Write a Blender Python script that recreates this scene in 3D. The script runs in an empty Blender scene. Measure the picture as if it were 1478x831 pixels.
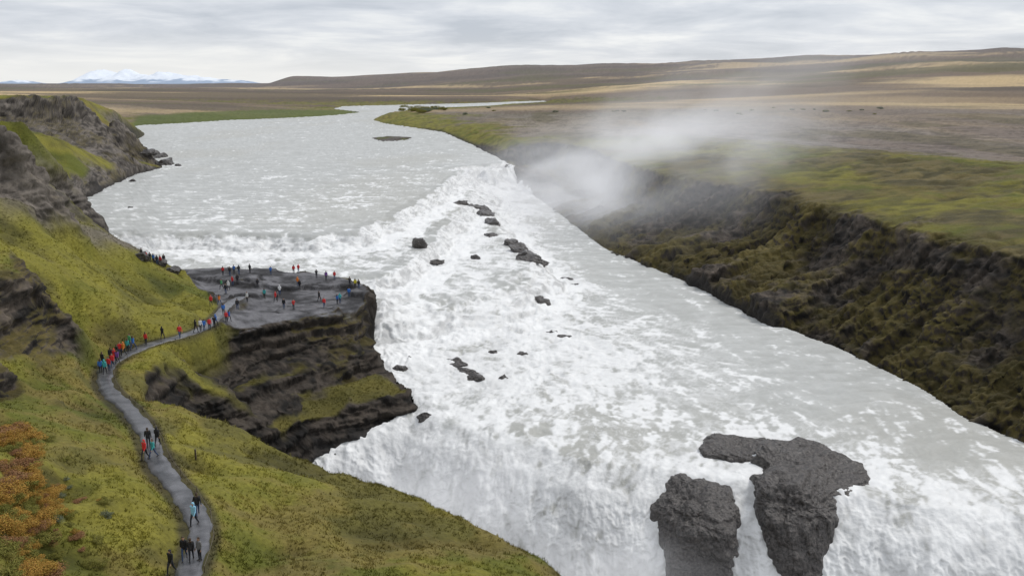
import bpy, math, random, bmesh
import numpy as np
from mathutils import Vector
from mathutils.geometry import delaunay_2d_cdt
random.seed(7); rng=np.random.default_rng(11)
scene=bpy.context.scene
scene.view_settings.view_transform='Standard'; scene.view_settings.look='None'; scene.view_settings.exposure=0

# ------------------------------------------------------------------ camera (eye at the world origin, looking +Y)
F=1250.0; TH=math.atan(295.5/F); S_=math.sin(TH); C_=math.cos(TH)
cam=bpy.data.cameras.new("camera"); cam.sensor_width=36; cam.lens=36*F/1478; cam.clip_end=120000; cam.clip_start=0.5
camo=bpy.data.objects.new("camera",cam); scene.collection.objects.link(camo)
camo.location=(0,0,0); camo.rotation_euler=(math.pi/2-TH,0,0); scene.camera=camo

# survey helpers: bearings measured from the view point, resolved to real world positions
def ray(a,b):
    u=a-739.0; w=415.5-b
    return (u,F*C_+w*S_,-F*S_+w*C_)
def U(a,b,z):
    d=ray(a,b); s=z/d[2]; return (d[0]*s,d[1]*s,z)
def D(a,b,Y):
    d=ray(a,b); s=Y/d[1]; return (d[0]*s,Y,d[2]*s)

# ------------------------------------------------------------------ noise
def _h(ix,iy,iz,seed):
    h=(ix.astype(np.int64)*374761393+iy.astype(np.int64)*668265263+iz.astype(np.int64)*2147483647+seed*974634777)&0xFFFFFFFF
    h=((h^(h>>13))*1274126177)&0xFFFFFFFF
    h=h^(h>>16)
    return (h&0xFFFFFF).astype(np.float32)/np.float32(0xFFFFFF)
def n2(x,y,seed=0):
    fx=np.floor(x); fy=np.floor(y); tx=(x-fx); ty=(y-fy)
    tx=tx*tx*(3-2*tx); ty=ty*ty*(3-2*ty); z=np.zeros(1,dtype=np.int64)
    fx=fx.astype(np.int64); fy=fy.astype(np.int64)
    a=_h(fx,fy,z,seed); b=_h(fx+1,fy,z,seed); c=_h(fx,fy+1,z,seed); d=_h(fx+1,fy+1,z,seed)
    return (a+(b-a)*tx)*(1-ty)+(c+(d-c)*tx)*ty
def n3(x,y,z,seed=0):
    fx=np.floor(x); fy=np.floor(y); fz=np.floor(z); tx=x-fx; ty=y-fy; tz=z-fz
    tx=tx*tx*(3-2*tx); ty=ty*ty*(3-2*ty); tz=tz*tz*(3-2*tz)
    fx=fx.astype(np.int64); fy=fy.astype(np.int64); fz=fz.astype(np.int64)
    r=0
    for k in (0,1):
        a=_h(fx,fy,fz+k,seed); b=_h(fx+1,fy,fz+k,seed); c=_h(fx,fy+1,fz+k,seed); d=_h(fx+1,fy+1,fz+k,seed)
        v=(a+(b-a)*tx)*(1-ty)+(c+(d-c)*tx)*ty
        r=r+v*(tz if k else 1-tz)
    return r
def fb2(x,y,l,o=4,seed=0,g=.5):
    s=0;a=1;t=0
    for i in range(o):
        s=s+a*n2(x/l+13.7*i,y/l-7.1*i,seed+i); t+=a; a*=g; l*=.5
    return s/t
def fb3(x,y,z,l,o=4,seed=0,g=.5):
    s=0;a=1;t=0
    for i in range(o):
        s=s+a*n3(x/l+13.7*i,y/l-7.1*i,z/l+3.3*i,seed+i); t+=a; a*=g; l*=.5
    return s/t
def ss(a,b,x):
    t=np.clip((x-a)/(b-a),0,1); return t*t*(3-2*t)
def mixc(a,b,t): return a*(1-t[...,None])+b*t[...,None]
def C(*c): return np.array(c,dtype=np.float32)

# ------------------------------------------------------------------ polar level-of-detail grid
NA=1150; AZ=np.linspace(-math.radians(40),math.radians(40),NA)
def steps(a,b,q):
    n=int(math.log(b/a)/q); return list(np.exp(np.linspace(math.log(a),math.log(b),n,endpoint=False)))
RR=np.array(steps(12,42,.012)+steps(42,450,.0030)+steps(450,3000,.007)+steps(3000,60000,.02)+[60000.])
NR=len(RR)
X=(RR[:,None]*np.sin(AZ)[None,:]); Y=(RR[:,None]*np.cos(AZ)[None,:])

def tin(P):
    P=np.array(P,dtype=float)
    vs,es,fs,ov,oe,of=delaunay_2d_cdt([Vector((p[0],p[1])) for p in P],[],[],0,1e-5)
    K=P.shape[1]-2
    V=np.array([[v.x,v.y] for v in vs]); VAL=np.array([P[o[0],2:] for o in ov])
    out=np.full((NR,NA,K),np.nan)
    az=np.arctan2(V[:,0],V[:,1]); rr=np.hypot(V[:,0],V[:,1])
    for f in fs:
        i=list(f); A,B,Cc=V[i]
        a0=np.searchsorted(AZ,az[i].min())-1; a1=np.searchsorted(AZ,az[i].max())+1
        rm=1e9
        for p,q in ((A,B),(B,Cc),(Cc,A)):
            d=q-p; t=np.clip(-(p@d)/(d@d+1e-12),0,1); rm=min(rm,np.linalg.norm(p+t*d))
        r0=np.searchsorted(RR,rm)-1; r1=np.searchsorted(RR,rr[i].max())+1
        a0=max(a0,0); r0=max(r0,0)
        if a1<=a0 or r1<=r0: continue
        x=X[r0:r1,a0:a1]; y=Y[r0:r1,a0:a1]
        if x.size==0: continue
        det=(B[1]-Cc[1])*(A[0]-Cc[0])+(Cc[0]-B[0])*(A[1]-Cc[1])
        if abs(det)<1e-9: continue
        l0=((B[1]-Cc[1])*(x-Cc[0])+(Cc[0]-B[0])*(y-Cc[1]))/det
        l1=((Cc[1]-A[1])*(x-Cc[0])+(A[0]-Cc[0])*(y-Cc[1]))/det
        l2=1-l0-l1
        m=(l0>=-1e-6)&(l1>=-1e-6)&(l2>=-1e-6)
        v=VAL[i]; sub=out[r0:r1,a0:a1]
        val=l0[...,None]*v[0]+l1[...,None]*v[1]+l2[...,None]*v[2]
        sub[m]=val[m]
    return out
def blur1(a,n,ax):
    p=np.concatenate([np.repeat(np.take(a,[0],ax),n,ax),a,np.repeat(np.take(a,[-1],ax),n+1,ax)],ax)
    c=np.cumsum(p,axis=ax); L=a.shape[ax]
    return (np.take(c,range(2*n+1,2*n+1+L),ax)-np.take(c,range(0,L),ax))/(2*n+1)
def blur(a,n,it=2):
    for _ in range(it):
        for ax in (0,1): a=blur1(a,n,ax)
    return a
def inpoly(poly,x,y):
    m=np.zeros(x.shape,bool); n=len(poly)
    for i in range(n):
        x0,y0=poly[i][:2]; x1,y1=poly[(i+1)%n][:2]
        if y0==y1: continue
        c=((y0>y)!=(y1>y))&(x<(x1-x0)*(y-y0)/(y1-y0)+x0); m^=c
    return m
def dens(L,k,closed=False):
    out=[]
    n=len(L)
    for i in range(n-1):
        a=np.array(L[i],float); b=np.array(L[i+1],float)
        d=np.linalg.norm(a[:2]-b[:2]); r=min(np.hypot(a[0],a[1]),np.hypot(b[0],b[1]))
        m=max(1,int(d/(k*max(r,30))))
        for j in range(m): out.append(tuple(a+(b-a)*j/m))
    out.append(tuple(L[-1])); return out

# ------------------------------------------------------------------ shorelines and land survey
shoreL=[U(*p) for p in [(795,144.6,-35),(700,148.3,-35),(600,150.8,-35),(500,153.6,-35),(486,156.5,-35),(533,162,-35),(480,167,-35),(350,173,-35),(200,181,-35),(216,192,-35),(186,208,-35),(212,219,-35),(243,241,-35),(200,252,-35),(165,268,-35),(108,297,-35),(150,330,-35.4),(186,354,-36),(205,368,-38),(245,384,-38.5),(300,390,-38.6),(400,392,-38.8),(500,400,-39),(548,420,-39.8),(543,452,-41.2),(541,500,-44.7),(568,540,-46),(598,562,-46.4),(608,592,-47),(565,612,-48.3),(505,640,-49.8),(458,658,-50.5)]]
chasm=[(-29,103,-56),(-20,96,-62),(-8,89,-67),(10,76,-69),(30,66,-70),(60,52,-70),(95,50,-66),(85,80,-52)]
shoreR=[(73,90,-47.5)]+[U(*p) for p in [(1478,641,-46),(1395,608,-46),(1330,563,-46),(1200,500,-46),(1100,464,-46),(1010,415,-46),(940,388,-46),(870,360,-46),(838,335,-45.6),(800,305,-45),(752,272,-44)]]
shoreR2=[U(*p) for p in [(741,237.5,-35),(690,212,-35),(640,190,-35),(560,179,-35),(537,173,-35),(560,163,-35),(590,157.5,-35),(640,154.6,-35),(700,152.5,-35),(795,147.6,-35)]]
wpoly=shoreL+chasm+shoreR+shoreR2

T=[]  # land points x,y,z,rock,dry
def add(L,rock,dry,k=.03):
    for p in dens(L,k): T.append((p[0],p[1],p[2],rock,dry))
add(shoreL[:10],0,.5); add(shoreL[10:18],.7,.3); add(shoreL[18:24],.7,.2,.02); add(shoreL[24:],.95,.1,.015)
add(chasm,1,0); add(shoreR,1,0); add(shoreR2[:2],.9,.2,.015); add(shoreR2[1:],.45,.35)
# right canyon: grass edge, foot of the upper crag, talus, water
add([U(*p) for p in [(744,206,-27),(800,205,-27),(852,211,-27.3),(890,228,-27.5),(930,243,-27.6),(1000,258,-27.6),(1060,262,-27.6),(1130,280,-27.5),(1200,298,-27.5),(1330,332,-27),(1478,362,-26.5),(1700,430,-26)]],.66,.05,.012)
add([U(*p) for p in [(746,236,-36.5),(790,240,-38),(850,262,-41),(905,290,-38.8),(1000,322,-38.4),(1060,330,-37.8),(1130,358,-37.6),(1200,384,-37.5),(1330,430,-36.6),(1478,474,-35.9),(1650,545,-35.4)]],1,0,.012)
add([U(*p) for p in [(840,312,-43.3),(930,355,-42.8),(1040,405,-42.4),(1150,458,-42.2),(1280,520,-42.0),(1400,588,-42.2),(1500,628,-42.2)]],.85,0)
add([U(*p) for p in [(870,199,-26),(930,197,-25.5),(985,196,-25),(1010,200,-24.7),(1100,208,-23.8),(1200,216,-23),(1330,228,-22),(1478,242,-21),(1700,264,-20)]],.05,.44,.015)
add([U(*p) for p in [(985,192,-28.0),(1100,199.5,-28),(1200,206,-28),(1330,215.5,-27.5),(1478,226,-27),(1700,240,-26)]],0,.98,.02)
add([U(*p) for p in [(556,166,-31.5),(575,160,-30),(650,172,-30.5),(720,195,-29),(742,203,-28)]],.1,.5)
add([(120,60,-22),(110,110,-24),(150,100,-22),(250,120,-24),(400,300,-26)],.2,.5)
for p in [U(620,160,-28.5),U(700,170,-28.5),U(800,160,-27.5),U(850,185,-27.5),U(800,190,-27.5),U(950,180,-28),U(1000,165,-27.5),U(1250,180,-27.5),U(1478,195,-27.5),U(1478,170,-26),
          D(850,150,1100),D(1100,150,1000),D(1300,160,800),D(740,140,1900),D(900,137,1900),D(1478,143,1300),D(1250,140,1400),D(1600,140,1300),
          D(640,140,2300),D(740,131,3000),D(900,122,2600),D(1000,120,2300),D(1150,118,2300),D(1250,112,2300),D(1478,104,2500),D(1700,100,2500),
          D(620,124,3800),D(800,114,3800),D(1000,107,3600),D(1200,99,3600),D(1350,92,3500),D(1478,92,3500),D(1700,90,3500),
          D(395,121.6,6000),D(430,109,6000),D(500,109.5,6000),D(560,105.5,6000),D(640,104,5800),D(740,95.5,5500),D(830,95,5500),D(900,93.5,5400),D(1000,91.5,5200),D(1100,86,5000),D(1180,85,5000),D(1250,78,4800),D(1330,73,4600),D(1400,71.5,4500),D(1478,71,4500),D(1750,66,4500)]:
    T.append((*p,0,1))
for p in [(300,9000,0),(3000,9000,60),(9000,9000,100),(0,14000,-30),(9000,14000,0)]: T.append((*p,0,1))
for p in [U(530,158.5,-33),U(400,165,-32),U(250,172,-32),U(480,150,-30),U(350,150,-29),U(600,147,-30),U(700,144,-30),U(800,142,-30),
          D(200,160,900),D(60,150,900),D(0,150,900),D(170,178,640),D(100,140,1500),D(300,135,2200),D(500,135,2500),D(0,128,3000),D(200,126,4500),D(380,127,4500),D(60,122.5,6000),D(250,124,6000),D(-300,122,5000),D(-300,150,900)]:
    T.append((*p,0,.8))
for p in [(-9000,9000,-25),(-3000,9000,-20),(-500,9000,-28),(-40000,60000,-30),(40000,60000,0),(0,60000,-30),(-46000,30000,-20),(46000,30000,0),(-20000,18000,-20),(-5000,18000,-30)]: T.append((*p,0,.8))
# left plateau crags upstream
add([D(-60,141,330),D(0,141,335),D(70,141,350),D(133,140,371)],.75,.4,.01)
add([D(136,142,372),D(150,155,378),D(173,170,390)],1,.3,.01)
add([D(-60,170,328),D(0,172,332),D(70,172,348),D(125,174,366),D(150,182,376),D(178,194,394)],1,.3,.01)
for p,r in [(D(0,139.0,420),.1),(D(120,139,470),.1),(D(170,158,520),.2),(D(60,232,252),.1),(D(120,250,282),.25),(D(60,275,225),.4),(D(40,215,227),.1),(D(90,200,300),.2),(D(150,232,320),.25),(D(180,225,375),.5),(D(200,212,420),.5),(D(110,272,262),.55),(D(150,258,290),.6)]: T.append((*p,r,.35))
# spur ridge and near crags
add([D(0,172,127),D(25,178,128),D(40,205,128.5)],1,.1,.01); add([(-72.5,131.5,-9),(-76,130,-6)],.9,.1)
add([D(0,276,124),D(35,286,126)],.55,.2,.01); add([D(0,225,125.5),D(38,240,127)],1,.2,.01)
add([D(47,290,131),D(100,312,142),D(150,330,152),D(180,346,157.5),D(240,386,150),U(290,430,-33.3)],.3,.2)
add([(-84,152,-22),(-84,170,-31),(-78,178,-34.5),(-74,172,-36)],.6,.2)
for p in [(-80,145,-12),(-95,165,-17),(-105,190,-27),(-85,125,-5),(-110,215,-31)]: T.append((*p,.4,.3))
add([D(-40,385,88),D(0,394,92),D(50,398,98)],.85,.1,.01)
add([D(-40,500,83),D(0,490,87.5),D(40,470,93.5),D(56,450,97)],.85,.1,.01)
for p in [D(0,340,112),D(100,400,112),D(100,360,128),D(60,330,122),D(170,390,134),D(200,430,122),D(100,470,104),D(200,470,110),D(60,560,82),D(100,650,65),D(0,620,66),D(150,780,52),D(0,831,40),D(0,700,52),D(100,831,46),D(90,730,55),D(230,440,128),D(80,430,104)]: T.append((*p,0,.1))
add([D(-20,515,78),D(0,519,79),D(14,528,80)],.9,0,.01); add([D(0,572,75.5),D(28,566,78.5)],.7,0,.01)
for p in [(-100,120,-3),(-110,200,-8),(-200,250,-4),(-90,60,-3),(-60,20,-4),(-160,160,-4),(-350,400,-5),(-80,2,-3),(0,2,-3),(80,2,-30),(-20,20,-13),(0,20,-15),(-40,35,-14),(0,10,-9),(-10,45,-31),(10,50,-38),(-15,30,-22),(20,30,-38),(-60,50,-16),(-70,80,-14),(150,40,-22),(-30000,200,-4),(40000,200,0)]: T.append((*p,.05,.2))
# grassy bank beside the path
add([U(238,582,-33.6),U(330,606,-35),U(395,632,-37),U(450,661,-39),U(520,690,-39.6),U(600,716,-40),U(720,771,-40),U(850,832,-40),(20,52,-41),(42,42,-43)],.12,.0,.015)
add([(-38,93,-41),(-30,94,-45),(-20,93,-53),(-8,85,-60),(10,72,-63)],1,0,.02)
for p in [D(300,700,67),D(400,740,66),D(500,760,66),D(600,800,62),D(350,831,54),D(700,831,60),D(400,680,77),D(500,715,74),D(200,575,91),D(280,640,79)]: T.append((*p,0,.05))
# promontory: platform, rim, overhung crag, ledges
add([U(262,390,-36.2),U(330,387,-36),U(420,389,-36),U(500,402,-36.2),U(539,415,-36.3),U(537,428,-36.4),U(522,440,-36.5),U(460,456,-36.4),U(400,470,-36.2),U(350,480,-35.8),U(300,492,-35)],.8,.1,.012)
add([U(255,510,-34),U(215,530,-33.4)],.3,.1,.012)
for p in [U(300,420,-35),U(350,440,-35.8),U(420,430,-36),U(480,430,-36.2),U(400,402,-36),U(300,405,-35.6),U(240,397,-35.2),U(217,384,-35.6),U(205,375,-35.5),U(250,430,-33.5),U(320,470,-34.5)]: T.append((*p,.3,.1))
add([U(539,480,-41.2),U(500,486,-40.6),U(400,510,-40.1),U(335,524,-39.6),U(275,545,-38.8)],1,.0,.012)
add([U(547,506,-42.2),U(500,520,-42.1),U(420,543,-42.0),U(350,560,-41.6)],.62,0,.012)
add([U(551,522,-44.0),U(500,541,-44.0),U(425,566,-43.9),U(360,580,-42.8)],.85,0,.012)
add([U(592,560,-45),U(540,572,-45.3),U(480,593,-45.8),U(440,608,-45.4),U(410,622,-45.6)],.5,0,.012)
add([U(560,545,-44.7),U(510,562,-44.9),U(460,580,-45)],.3,0,.012)
PATHPX=[(258,870,-31.4),(266,840,-31.5),(277,812,-31.7),(287,780,-31.8),(285,750,-32),(271,722,-32.1),(245,692,-32.2),(228,667,-32.3),(220,645,-32.3),(206,615,-32.4),(185,590,-32.5),(161,568,-32.6),(150,548,-32.7),(156,528,-32.8),(180,512,-32.9),(215,497,-33),(260,485,-33.2),(297,471,-33.6),(318,452,-34.2),(332,437,-34.8),(350,428,-35.4)]
pp=[Vector(U(*p)) for p in PATHPX]
pc=[]
for i in range(len(pp)-1):
    p0=pp[max(i-1,0)];p1=pp[i];p2=pp[i+1];p3=pp[min(i+2,len(pp)-1)]
    n=max(2,int((p2-p1).length/.6))
    for j in range(n):
        t=j/n
        pc.append(.5*((2*p1)+(p2-p0)*t+(2*p0-5*p1+4*p2-p3)*t*t+(3*p1-p0-3*p2+p3)*t**3))
pc.append(pp[-1]); PC=np.array([[v.x,v.y,v.z] for v in pc])
for p in PC[::3]: T.append((*p,0,.1))

G=tin(T)
for k in range(3):
    g=G[...,k]; g[np.isnan(g)]=[-25,0,.8][k]
ZT=blur(G[...,0],1,2); RK=blur(G[...,1],2,2); DR=blur(G[...,2],2,2)

# ------------------------------------------------------------------ water survey x,y,z,foam
W=[]
def addw(L,foam,k=.02):
    for p in dens(L,k): W.append((p[0],p[1],p[2],foam))
Us=lambda L,z:[U(a,b,z) for a,b in L]
addw(shoreL[:17],.02); addw(shoreL[17:23],.4); addw(shoreL[23:28],1.0,.01); addw(shoreR2,.05); addw(shoreR,.12)
addw(Us([(300,240),(500,230),(600,215)],-35),.02); addw(Us([(300,200),(450,200)],-35),.01)
addw(Us([(108,299),(230,288),(330,292),(450,280),(560,258),(640,243)],-35),.18)
# first ledge
addw([U(a,b,z) for a,b,z in [(155,333,-35.5),(250,334,-35.6),(350,336,-35.6),(450,338,-35.6),(530,330,-35.6),(590,303,-35.5),(640,268,-35.3),(665,247,-35.1),(700,242,-35),(739,238,-35)]],.24)
addw([U(a,b,z) for a,b,z in [(188,358,-38.2),(250,361,-38.6),(350,362,-38.7),(450,363,-38.7),(535,354,-38.6),(598,326,-38.3),(650,287,-38.1),(676,262,-38.6),(705,264,-42.2),(741,268,-44.2)]],1.0)
addw([U(300,376,-38.7),U(450,378,-38.8),U(540,375,-38.8),U(590,357,-38.7),U(640,312,-38.5)],.5)
# second ledge
addw([U(245,384,-38.7),U(400,391,-38.9),U(520,402,-39),U(560,396,-39),U(610,372,-39),U(645,330,-38.9),U(664,297,-38.8),U(680,275,-39.1)],.34)
addw([U(546,426,-41.6),U(580,418,-41.8),U(625,394,-41.8),U(665,347,-41.7),U(690,307,-41.6),U(702,288,-42.2)],1.0)
addw([U(600,430,-41.9),U(660,398,-41.8),U(705,345,-41.8)],.55)
# third ledge: rim and foot
addw([U(548,446,-41.8),U(600,440,-42),U(660,425,-42),U(720,412,-42),U(765,392,-42),U(772,376,-42),U(745,352,-41.9),U(716,325,-41.8),U(706,298,-42.4)],.38)
addw([U(545,500,-45.2),U(600,490,-45.4),U(670,474,-45.4),U(740,460,-45.3),U(796,440,-45.6),U(812,412,-46),U(798,386,-46),U(762,354,-45.6),U(737,330,-45.2),U(728,302,-44.9),U(737,282,-44.4)],1.0)
addw([U(577,540,-46),U(650,530,-46.2),U(760,500,-46.2),U(830,470,-46.1)],.75)
addw(Us([(770,318),(820,372),(880,430)],-46),.26); addw(Us([(900,390),(1000,440),(1150,520),(1300,590),(1440,660)],-46),.07)
addw(Us([(620,580),(700,570),(800,540),(900,520)],-46.6),.72)
addw(Us([(720,610),(850,600),(960,560),(1000,520)],-46.6),.45)
addw(Us([(900,640),(1000,600),(1200,610),(1350,680)],-46.9),.25)
L0=[(-14.5,119,-47.1),(-8,114,-47.6),(-3,110,-48.2),(2,108,-47.8),(10,102,-48.4),(18,100,-47.8),(30,95.5,-48),(40,93,-48),(48,89.5,-48.6),(57,88.5,-48.3),(90,84,-48.5)]
addw([(x+.5,y+1.5,-47.4) for x,y,z in L0],.65); addw([(x+1,y+8,-47.1) for x,y,z in L0[2:]],.5)
addw([(x-1,y-2.2,-49.6) for x,y,z in L0],1,.02); addw([(x-2,y-7.5,-55.5) for x,y,z in L0],1,.02)
addw([(x-3,y-12,-64) for x,y,z in L0],1,.02); addw([(x-3,y-18,-68) for x,y,z in L0],1,.02)
addw(shoreL[29:],1,.01); addw(chasm,1)
W.append((-400,500,-35,0)); W.append((300,2000,-35,0)); W.append((-800,1800,-35,0))
GW=tin(W)
ZW=GW[...,0]; FO=GW[...,1]
nanw=np.isnan(ZW); ZW[nanw]=-90; FO[nanw]=0
ZWs=blur(ZW,1,1); FO=blur(FO,2,1); WN=blur(nanw.astype(float),2,1)
MWp=inpoly(wpoly,X,Y).astype(float); MWk=blur(MWp,3,1)
near=blur(MWp,3,2)
R0=np.hypot(X,Y)
plat=[U(*p) for p in [(245,388,-36),(330,385,-36),(420,387,-36),(500,400,-36),(541,414,-36),(539,430,-36),(524,441,-36.4),(462,457,-36.4),(400,471,-36.2),(350,480,-35.8),(310,474,-35),(318,440,-35.2),(290,420,-35),(270,405,-35.5)]]
PM=ss(.5,.9,blur(inpoly(plat,X,Y).astype(float),1,2))
sel=np.where((R0<150)&(R0>45)&(X<-15))
dmin=np.full(sel[0].shape,1e9); zpth=np.zeros(sel[0].shape); xs=X[sel]; ys=Y[sel]
for i in range(len(PC)):
    d=(xs-PC[i,0])**2+(ys-PC[i,1])**2; m=d<dmin; dmin[m]=d[m]; zpth[m]=PC[i,2]
PD=np.full(X.shape,99.); PD[sel]=np.sqrt(dmin); PZ=np.full(X.shape,-33.); PZ[sel]=zpth
gs=blur(inpoly([U(*p) for p in [(180,184,-33),(350,175,-33),(535,163,-33),(520,157,-33),(400,160,-33),(200,172,-33)]],X,Y).astype(float),2,1)
ho=blur(inpoly([(-60,30),(-42,60),(-33,52),(-29,48),(-25,40),(-20,30)],X,Y).astype(float),8,2)
sc=blur(inpoly([D(0,278,124),D(60,292,132),D(190,350,157),D(215,375,152),D(150,350,140),D(80,330,130),D(0,310,118)],X,Y).astype(float),6,2)

# ------------------------------------------------------------------ terrain relief
def gullies(X,Y):
    u=-.23*X+.97*Y; v=.97*X+.23*Y
    wob=(fb2(X,Y,25,3,171)-.5)*14
    return np.abs(fb2(u+wob,v*.22,11,5,173,.6)-.5)*2, np.abs(fb2(u+wob*.6,v*.3,3.6,4,176,.6)-.5)*2
def relief(X,Y,ZT,RK,DR,PM,PD,PZ,near,ZWs):
    R0=np.hypot(X,Y); far=ss(700,2500,R0); Z=ZT.copy()
    Z+=far*(fb2(X,Y,900,4,31)-.5)*np.clip(R0/60,0,90)*.6*ss(-40,-5,ZT+5)
    Z+=ss(900,1500,R0)*(fb2(X*.7,Y,420,4,33)-.5)*44*(1-ss(5000,9000,R0))*ss(-200,800,X+Y*.05)
    Z+=(1-far)*ss(60,200,R0)*(fb2(X,Y,40,3,5)-.5)*2.0*(.2+.8*ss(.3,.9,DR))
    grassw=(1-ss(.3,.6,RK))*(1-far)
    fold=1-np.abs(fb2(X+Y*.3,Y-X*.3,8,4,8,.45)-.5)*2
    Z+=grassw*((fold-.7)*1.7+(fb2(X,Y,2.6,3,9)-.5)*.55)*(1-.5*ss(.6,1,DR))
    prom=ss(-52,-44,X)*ss(-5,-10,X)*ss(170,160,Y)
    def ter_(st,s0,k=.38):
        hn=(fb2(X,Y,18,3,s0)-.5)*2.4+(fb2(X,Y,3,3,s0+1)-.5)*1.1
        h=Z/st+hn; f=np.floor(h); t=h-f; return (f+ss(k,1-k,t)-hn)*st
    zt=ter_(2.2,12)*(1-prom)+ter_(1.9,16,.4)*prom; rw=ss(.35,.8,RK)*(1-far)
    terr=np.where((X>0)&(Y<460),.15,np.where(X<-52,.3,.35))
    Z=Z*(1-terr*rw)+zt*terr*rw
    lw=ss(-52,-58,X)*rw
    Z+=lw*(fb2(X,Y,9,5,190,.6)-.5)*4.0
    Z+=prom*rw*(fb2(X,Y,7,5,195,.6)-.5)*1.6
    rc=ss(0,4,X)*(Y<460)*ss(.5,.85,RK)
    g1,g2=gullies(X,Y)
    Z-=rc*((1-ss(0,.4,g1))*2.4+(1-ss(0,.4,g2))*.8-.8)
    pst=fb2(X+3,Y,16,5,77,.55)
    zp=ZT+ (ss(.47,.50,pst))*.8-.35+(fb2(X,Y,1.3,2,78)-.5)*.22
    Z=Z*(1-PM)+zp*PM
    kk=1-ss(1.1,3.0,PD); Z=Z*(1-kk)+(PZ-.08)*kk
    Z=Z*(1-near)+(np.minimum(ZWs-1.6,Z))*near
    return Z,far,fold,pst
HB,_,_,_=relief(X,Y,ZT,RK,DR,PM,PD,PZ,near,ZWs)

def redistribute(Zc,M,base=.22):
    """per column: rows spaced evenly along the profile, so cliffs and falls get enough rows"""
    el=np.arctan2(Zc,R0); de=np.abs(np.diff(el,axis=0))/.0009
    w=base+np.minimum(de,14); w=blur1(blur1(w,2,0),2,0); w=blur1(blur1(blur1(w,14,1),14,1),10,1)
    cum=np.concatenate([np.zeros((1,NA)),np.cumsum(w,axis=0)],0); cum=cum/cum[-1:]*(M-1)
    fi=np.empty((M,NA)); ar=np.arange(M); ir=np.arange(NR)
    for j in range(NA): fi[:,j]=np.interp(ar,cum[:,j],ir)
    return fi
def resamp(a,fi):
    i=np.clip(np.floor(fi).astype(int),0,NR-2); t=fi-i; j=np.arange(NA)[None,:]
    return a[i,j]*(1-t)+a[i+1,j]*t
fi=redistribute(HB,1550)
LR=np.repeat(RR[:,None],NA,1); Rf=resamp(LR,fi)
Xc,Yc=X,Y
X=Rf*np.sin(AZ)[None,:]; Y=Rf*np.cos(AZ)[None,:]
ZT_,RK_,DR_,PM_,PD_,PZ_,near_,ZW_,gs_,ho_,sc_f=[resamp(a,fi) for a in (ZT,RK,DR,PM,PD,PZ,near,ZWs,gs,ho,sc)]
Z,far,fold,pst=relief(X,Y,ZT_,RK_,DR_,PM_,PD_,PZ_,near_,ZW_)
def normals(X,Y,Z):
    P=np.stack([X,Y,Z],-1)
    du=np.gradient(P,axis=1); dv=np.gradient(P,axis=0)
    n=np.cross(du,dv); n/=np.linalg.norm(n,axis=-1,keepdims=True)+1e-9
    n[n[...,2]<0]*=-1
    return n
N=normals(X,Y,blur(Z,2,1))
slope=np.sqrt(np.clip(1-N[...,2]**2,0,1)); Rr=Rf
rockm=ss(.42,.62,RK_+.5*(slope-.55)+.5*(fb2(X,Y,7,4,21)-.5))*(1-PM_)*(1-far)
rockm=np.maximum(rockm,ss(.75,.9,slope)*(1-far)*(1-ss(.6,1,DR_))*ss(.2,.5,RK_+.1))
rockm*=ss(1.5,3.5,PD_)
sel=np.where(rockm>.02)
x,y,z=X[sel],Y[sel],Z[sel]
right=(x>0).astype(float); left=ss(-52,-58,x)
strat=fb3(x*.22,y*.22,z*1.5,1.6,3,40)-.5
ledge=(np.abs(((z*.55+(fb2(x,y,20,3,41)-.5)*3)%1)-.5)*2)
blk=fb3(x,y,z,3.2,5,50,.62)-.5
blk2=np.abs(fb3(x,y,z*.5,6,4,60)-.5)*-2+.3
fis=.35-np.abs(fb3(x,y,z*.14,4.5,5,65,.62)-.5)*3.0
amp=(strat*(1.5-1.0*right-.7*left)+(ss(.3,.7,ledge)-.5)*.5*(1-right*.7)*(1-left*.7)+blk*(2.5+1.0*left)+blk2*1.3-np.clip(fis,0,1)*2.6*(.45+.55*right))*rockm[sel]*np.clip(1-near_[sel]*.6,0,1)
X2=X.copy();Y2=Y.copy();Z2=Z.copy()
X2[sel]+=N[sel][:,0]*amp; Y2[sel]+=N[sel][:,1]*amp; Z2[sel]+=N[sel][:,2]*amp*.7
N2=normals(X2,Y2,Z2)

# ------------------------------------------------------------------ terrain colours
a1=fb2(X,Y,14,4,101); a2=fb2(X,Y,2.2,3,102); a3=fb2(X,Y,45,3,103); a4=fb2(X,Y,.7,2,104); a5=fb2(X,Y,5,4,105,.6)
g=mixc(C(.105,.115,.018),C(.27,.235,.038),ss(.3,.7,a1*.6+a5*.4))
g=mixc(g,C(.19,.13,.055),ss(.52,.66,a3*.4+a5*.6)*.5)
g=mixc(g,C(.065,.075,.018),ss(.5,.66,a5*.5+a1*.5)*.6)
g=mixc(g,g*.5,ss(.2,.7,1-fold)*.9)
right=ss(0,20,X)
rg=right*ss(.42,.58,fb2(X,Y*.8,22,6,106,.6))
g=mixc(g,mixc(C(.17,.13,.06),C(.07,.06,.028),ss(.35,.65,a5)),rg*.8)
g=mixc(g,g*.8,right)
wob=fb2(X,Y*.45,60,5,110); wob2=fb2(X*.35,Y,500,5,111)
dry=mixc(C(.175,.14,.115),C(.28,.215,.135),ss(.4,.68,wob))
dry=mixc(dry,C(.24,.215,.19),ss(.45,.62,fb2(X,Y*.5,150,5,115))*.7*(1-far))
dry=mixc(dry,C(.10,.085,.04),ss(.55,.66,fb2(X,Y*.3,35,5,118))*.6*(1-far))
dry=mixc(dry,dry*.5,ss(.46,.62,fb2(X,Y,7,5,119,.65))*.75*(1-far))
dryf=mixc(C(.16,.12,.085),C(.48,.36,.20),ss(.46,.60,wob2))
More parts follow.
